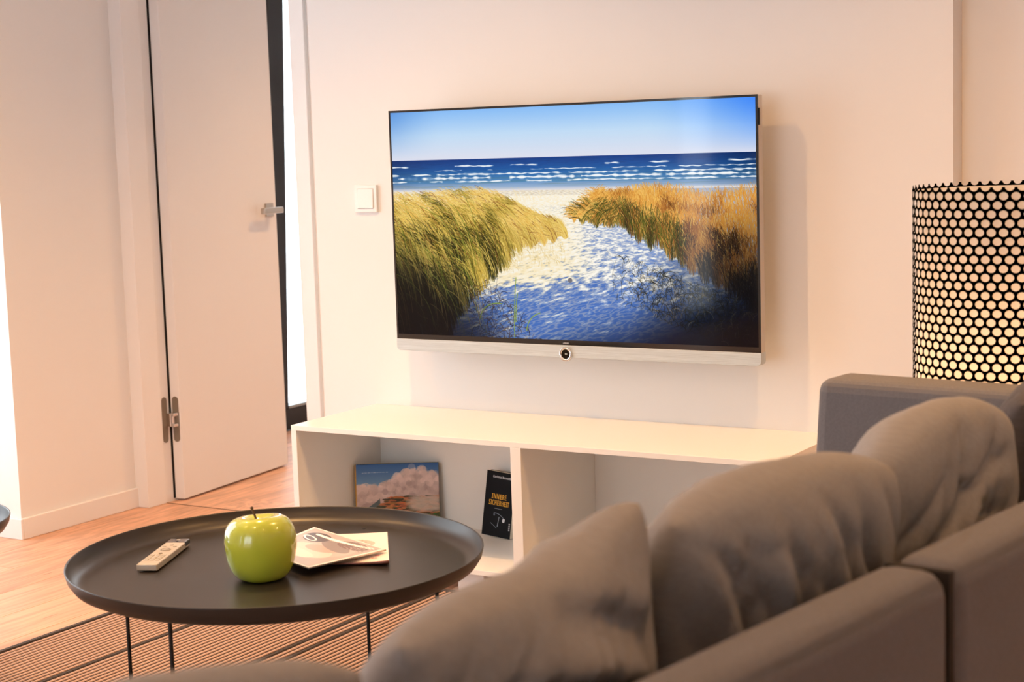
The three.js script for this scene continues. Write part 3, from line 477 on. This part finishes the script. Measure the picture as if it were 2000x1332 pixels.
// ------------------------------------------------------------------ sofa
// the sofa stands turned a little; its own axes: b across the seat away from the back, y up, c along the back
const TURN = -8 * Math.PI / 180, SB = { outer: 0.770, inner: 0.858, y: 0.80, seam: 1.70, end: 2.905, near: -0.35, front: 1.61 };
const toWorld = (b, y, c) => new THREE.Vector3(-b, y, -c).applyAxisAngle(new THREE.Vector3(0, 1, 0), TURN);
{
  const C = [1.19, 1.3], base = toWorld(C[0], 0, C[1]);
  const s = thing('sofa', 'grey upholstered sofa seen from behind its backrest', 'sofa', [base.x, 0, base.z], TURN);
  const bk = (b0, b1, y0, y1, c0, c1, r) => metreUV(block(-b1 + C[0], -b0 + C[0], y0, y1, -c1 + C[1], -c0 + C[1], r));
  const { outer, inner, y, seam, end, near, front } = SB;
  part(s, 'backrest', bk(outer, inner, 0.12, y, near, seam - 0.004, 0.03), M.sofa);
  part(s, 'backrest', bk(outer, inner, 0.12, y, seam + 0.004, end, 0.03), M.sofa);
  part(s, 'seam_welt', bk(outer + 0.004, inner - 0.004, 0.13, y - 0.006, seam - 0.0055, seam + 0.0055), M.seam, 'dark seam between the two backrest sections');
  const arm = bk(outer, front, 0.12, y + 0.001, end + 0.001, end + 0.125, 0.026);
  { const p = arm.attributes.position; for (let i = 0; i < p.count; i++) { const x = p.getX(i); if (x < C[0] - 1.2) p.setX(i, x + (p.getY(i) - y) * 0.07); } arm.computeVertexNormals(); }
  part(s, 'armrest', arm, M.sofa, 'tall grey armrest panel');
  part(s, 'seat_frame', bk(inner + 0.002, front - 0.01, 0.14, 0.29, near, end - 0.002, 0.02), M.sofa);
  part(s, 'seat_pad', bk(inner + 0.002, front, 0.292, 0.42, near, seam - 0.003, 0.03), M.sofa);
  part(s, 'seat_pad', bk(inner + 0.002, front, 0.292, 0.42, seam + 0.003, end - 0.002, 0.03), M.sofa);
  for (const [b, c] of [[1.5, near + 0.1], [0.86, near + 0.1], [1.5, seam], [0.86, seam], [1.5, end + 0.03], [0.86, end + 0.03]]) part(s, 'leg', new THREE.CylinderGeometry(0.016, 0.013, 0.115, 14).translate(-b + C[0], 0.071, -c + C[1]), M.rod);
}
// a soft square cushion stretched between four corners given as [b, y, c]: near bottom, far bottom, far top, near top
function cushion(label, corners, t, seed, { pinch = 0.03, fold = 1, skew = 0.9, arch = 0.02, belly = 0.2, mat = M.cushion, power = 0.42, corner = 0.09, flap = 0, folds = [] } = {}) {
  const N = 64, pos = [], idx = [], P = corners.map((c) => toWorld(...c)), mid = P.reduce((a, p) => a.add(p), new THREE.Vector3()).multiplyScalar(0.25);
  let sd = seed * 1013 + 7; const k1 = createNoise2D(() => { sd = (sd * 16807) % 2147483647; return sd / 2147483647; });
  const crease = (a, b) => Math.pow(1 - Math.abs(k1(a, b)), 7);
  const along = P[1].clone().sub(P[0]).add(P[2]).sub(P[3]), up = P[3].clone().sub(P[0]).add(P[2]).sub(P[1]), nrm = along.clone().cross(up).normalize();
  for (const f of [1, -1]) for (let j = 0; j <= N; j++) for (let i = 0; i <= N; i++) {
    const u = Math.sin((i / N - 0.5) * Math.PI), v = Math.sin((j / N - 0.5) * Math.PI);
    const cr = 1 - corner * Math.pow(Math.abs(u * v), 3), uu = u * (1 - pinch * (1 - v * v)) * cr, vv = v * (1 - pinch * (1 - u * u)) * cr, a = (uu + 1) / 2, b = (vv + 1) / 2;
    const p = P[0].clone().lerp(P[1], a).lerp(P[3].clone().lerp(P[2], a), b);
    p.y += arch * (1 - u * u) * b; if (flap) { const k = sstep(0.1, 0.95, u) * sstep(0.2, 0.95, v); p.y += flap * k; const m = sstep(-0.5, 0.35, u) * (1 - sstep(0.35, 0.8, u)) * b * b; p.y -= flap * 0.6 * m; }
    const prof = Math.pow(Math.max(0, (1 - Math.pow(Math.abs(u), 2.4)) * (1 - Math.pow(Math.abs(v), 2.4))), power);
    let d = (t / 2) * prof * (1 - belly * v);
    d += fold * Math.pow(prof, 1.3) * (0.010 * k1(u * 0.9 + 2 * f, v * 0.9 + 7) + 0.006 * k1(u * 2.2 + v * skew + 4 * f, v * 0.8 - u * 0.3) - 0.013 * crease(u * 1.5 + v * skew + f * 5, v * 0.5 - u * 0.25 + 3 * f) - 0.007 * crease(u * 2.9 - v * 1.0 + 9 * f, v * 0.9 + u * 0.5));
    for (const [u0, v0, u1, v1, wd, dp] of folds) { // pulled creases: a valley with a raised lip beside it, fading out at both ends
      const lx = u1 - u0, lv = v1 - v0, q = lx * lx + lv * lv, tt = ((u - u0) * lx + (v - v0) * lv) / q; if (tt < 0 || tt > 1) continue;
      const side = ((u - u0) * lv - (v - v0) * lx) / Math.sqrt(q) + 0.05 * Math.sin(tt * 5 + u0 * 9), e = Math.sin(Math.PI * tt) ** 0.7;
      d += Math.pow(prof, 0.8) * e * dp * (-Math.exp(-((side / wd) ** 2)) + 0.75 * Math.exp(-(((side - wd * 1.9) / (wd * 1.3)) ** 2)));
    }
    p.addScaledVector(nrm, f * d).sub(mid); p.y += mid.y; pos.push(p.x, p.y, p.z);
  }
  const S = (N + 1) * (N + 1);
  for (let f = 0; f < 2; f++) for (let j = 0; j < N; j++) for (let i = 0; i < N; i++) { const a = f * S + j * (N + 1) + i, b = a + 1, c = a + N + 1, e = c + 1; if (f === 0) idx.push(a, b, e, a, e, c); else idx.push(a, e, b, a, c, e); }
  const g = new THREE.BufferGeometry(); g.setAttribute('position', new THREE.Float32BufferAttribute(pos, 3)); g.setIndex(idx);
  const flat = mergeVertices(g, 1e-5); flat.computeVertexNormals();
  const p = flat.attributes.position, uv = new Float32Array(p.count * 2); for (let i = 0; i < p.count; i++) { uv[2 * i] = p.getZ(i); uv[2 * i + 1] = p.getY(i); }
  flat.setAttribute('uv', new THREE.BufferAttribute(uv, 2));
  const m = shade(new THREE.Mesh(flat, mat)); m.name = numbered('sofa_cushion'); m.userData = { label, category: 'cushion', group: 'cushions along the sofa back' };
  m.position.set(mid.x, 0, mid.z); scene.add(m); return m;
}
M.cushionDark = new THREE.MeshStandardMaterial({ map: rep(weaveCol(84, 80, 82, 0.10), 12, 12), roughness: 0.9 });
cushion('brown grey cushion nearest the unseen end of the sofa', [[1.19, 0.44, 0.50], [1.10, 0.44, 0.95], [0.935, 0.872, 0.965], [1.09, 0.852, 0.54]], 0.19, 11, { fold: 1.3 });
cushion('crumpled grey brown cushion with a folded upper corner', [[1.15, 0.44, 0.98], [1.11, 0.44, 1.43], [1.015, 0.905, 1.47], [0.955, 0.872, 0.99]], 0.215, 23, { fold: 1.1, arch: -0.012, flap: 0.012, corner: 0.1, power: 0.42, skew: -1.2, folds: [[0.95, 0.1, -0.5, 0.72, 0.09, 0.03], [0.85, 0.5, -0.1, 0.9, 0.07, 0.018], [-0.1, 0.55, 0.5, -0.5, 0.06, 0.014], [-0.45, 0.6, 0.1, -0.6, 0.06, 0.014]] });
cushion('plump grey brown cushion with long creases on the sofa back', [[1.13, 0.44, 1.44], [1.12, 0.44, 1.94], [0.955, 0.87, 1.955], [0.985, 0.885, 1.45]], 0.235, 36, { arch: 0.024, pinch: 0.03, power: 0.42, fold: 0.9, corner: 0.09, folds: [[-0.78, 0.9, -0.4, -0.3, 0.05, 0.02], [-0.35, 0.97, 0.15, -0.4, 0.05, 0.024], [0.0, 0.97, 0.42, -0.3, 0.045, 0.022], [0.33, 0.95, 0.68, -0.2, 0.045, 0.02]] });
cushion('grey brown cushion leaning in front of the tall armrest', [[1.13, 0.44, 1.93], [1.12, 0.44, 2.38], [0.985, 0.865, 2.385], [1.0, 0.85, 1.94]], 0.22, 47, { arch: 0.05, pinch: 0.03, fold: 1.1, skew: -1, folds: [[-0.95, 0.35, 0.6, 0.72, 0.05, 0.013], [-0.95, 0.1, 0.55, 0.4, 0.05, 0.013], [-0.9, -0.1, 0.4, 0.05, 0.05, 0.012]] });
cushion('dark grey cushion in the far corner of the sofa', [[1.12, 0.44, 2.42], [1.12, 0.44, 2.86], [0.99, 0.87, 2.86], [0.99, 0.88, 2.42]], 0.2, 59, { mat: M.cushionDark });

// ------------------------------------------------------------------ floor lamp
{
  const d = 3.6, dir = new THREE.Vector3(-0.866, 0, -3.389).normalize(), cx = -0.89, cz = -3.486, R = 0.2157, yT = 1.168, rows = 32, dy = 0.01775, n = 58, yB = yT - rows * dy;
  const t = thing('floor_lamp', 'floor lamp with a perforated black drum shade behind the armrest', 'lamp', [cx, 0, cz]);
  // perforated sheet: every hole is a ring between a cell outline and an ellipse
  const pos = [], nor = [], idx = [], da = 2 * Math.PI / n, hx = 0.0090, hy = 0.0080;
  for (let j = 0; j <= rows; j++) for (let i = 0; i < n; i++) {
    const a0 = (i + (j % 2) * 0.5) * da, y0 = yT - j * dy, K = 12, base = pos.length / 3, edge = j === 0 ? -1 : j === rows ? 1 : 0;
    for (let k = 0; k <= K; k++) {
      const ph = (k / K) * 2 * Math.PI, c = Math.cos(ph), s = Math.sin(ph);
      // outline of the hexagonal cell
      const sec = ((ph + Math.PI / 6) % (Math.PI / 3)) - Math.PI / 6, hr = 1 / Math.cos(sec);
      const ox = c * hr * da * R / 2, oy = s * hr * dy / 1.732;
      for (const [px, py] of [[ox, oy], [c * hx, s * hy]]) { let yy = py; if (edge < 0) yy = Math.min(py, 0.0); if (edge > 0) yy = Math.max(py, 0.0); const a = a0 + px / R; pos.push(Math.cos(a) * R, y0 + yy, Math.sin(a) * R); nor.push(Math.cos(a), 0, Math.sin(a)); }
    }
    for (let k = 0; k < K; k++) { const a = base + 2 * k; idx.push(a, a + 2, a + 3, a, a + 3, a + 1); }
  }
  const g = new THREE.BufferGeometry(); g.setAttribute('position', new THREE.Float32BufferAttribute(pos, 3)); g.setAttribute('normal', new THREE.Float32BufferAttribute(nor, 3)); g.setIndex(idx);
  part(t, 'shade', g, new THREE.MeshStandardMaterial({ color: 0x120c0a, roughness: 0.55, metalness: 0.3, side: THREE.DoubleSide }), 'perforated black metal shade');
  part(t, 'diffuser', new THREE.CylinderGeometry(R - 0.006, R - 0.006, yT - yB - 0.012, 96, 1, true).translate(0, (yT + yB) / 2 - 0.004, 0), new THREE.MeshPhysicalMaterial({ color: new THREE.Color(0.86, 0.82, 0.76), transmission: 0.5, roughness: 1, thickness: 0, side: THREE.DoubleSide }), 'cream inner diffuser');
  part(t, 'pole', new THREE.CylinderGeometry(0.011, 0.011, 0.7, 16).translate(0, 0.36, 0), M.rod);
  part(t, 'base', new THREE.CylinderGeometry(0.14, 0.145, 0.02, 48).translate(0, 0.0105, 0), M.rod);
  part(t, 'shade_carrier', join([0, 1, 2].map((k) => new THREE.CylinderGeometry(0.003, 0.003, R - 0.007, 8).rotateZ(Math.PI / 2).translate((R - 0.007) / 2, 0.64, 0).rotateY(k * 2.094))), M.rod);
  part(t, 'bulb', new THREE.SphereGeometry(0.04, 24, 16).translate(0, 0.76, 0), new THREE.MeshStandardMaterial({ color: 0xffffff, emissive: BULB, emissiveIntensity: 3 }), 'glowing bulb');
  const l = new THREE.PointLight(BULB, 0.3, 0, 2); l.position.set(0, 0.76, 0); l.castShadow = true; l.shadow.radius = 2; t.add(l); l.name = 'lamp_light';
}

// ------------------------------------------------------------------ recessed ceiling spots
const glow = new THREE.MeshStandardMaterial({ color: 0xffffff, emissive: WARM, emissiveIntensity: 8 });
const spots = [[-2.62, -3.12, 12, 'in front of the television'], [-3.75, -2.9, 6.5, 'near the open door'], [-1.1, -3.3, 7, 'beside the floor lamp'], [0.3, -3.4, 8, 'in the corner behind the sofa'], [-3.4, -1.4, 5, 'by the tall window'], [-2.0, -1.4, 5, 'between window and sofa'], [-0.4, -1.6, 3, 'over the sofa back'], [-2.6, 0.9, 16, 'behind the camera'], [-3.0, -5.6, 10, 'in the next room']];
spots.forEach(([x, z, I, where]) => {
  const t = thing('ceiling_spot', 'small round recessed ceiling spotlight ' + where, 'ceiling light', [x, CEIL, z], 0, 'recessed ceiling spots');
  part(t, 'ring', new THREE.LatheGeometry([[0.034, -0.001], [0.036, -0.006], [0.046, -0.005], [0.048, 0]].map((a) => new THREE.Vector2(...a)), 32), M.steel);
  part(t, 'lens', new THREE.CylinderGeometry(0.033, 0.033, 0.004, 28).translate(0, -0.0025, 0), glow, 'glowing lens');
  const l = new THREE.SpotLight(WARM, I, 0, 1.15, 0.7, 2); l.position.set(0, -0.012, 0); l.target.position.set(0, -2.5, 0); t.add(l, l.target); l.name = 'spot_light'; l.castShadow = true; l.shadow.radius = 1.5;
});

renderer.render(scene, camera);
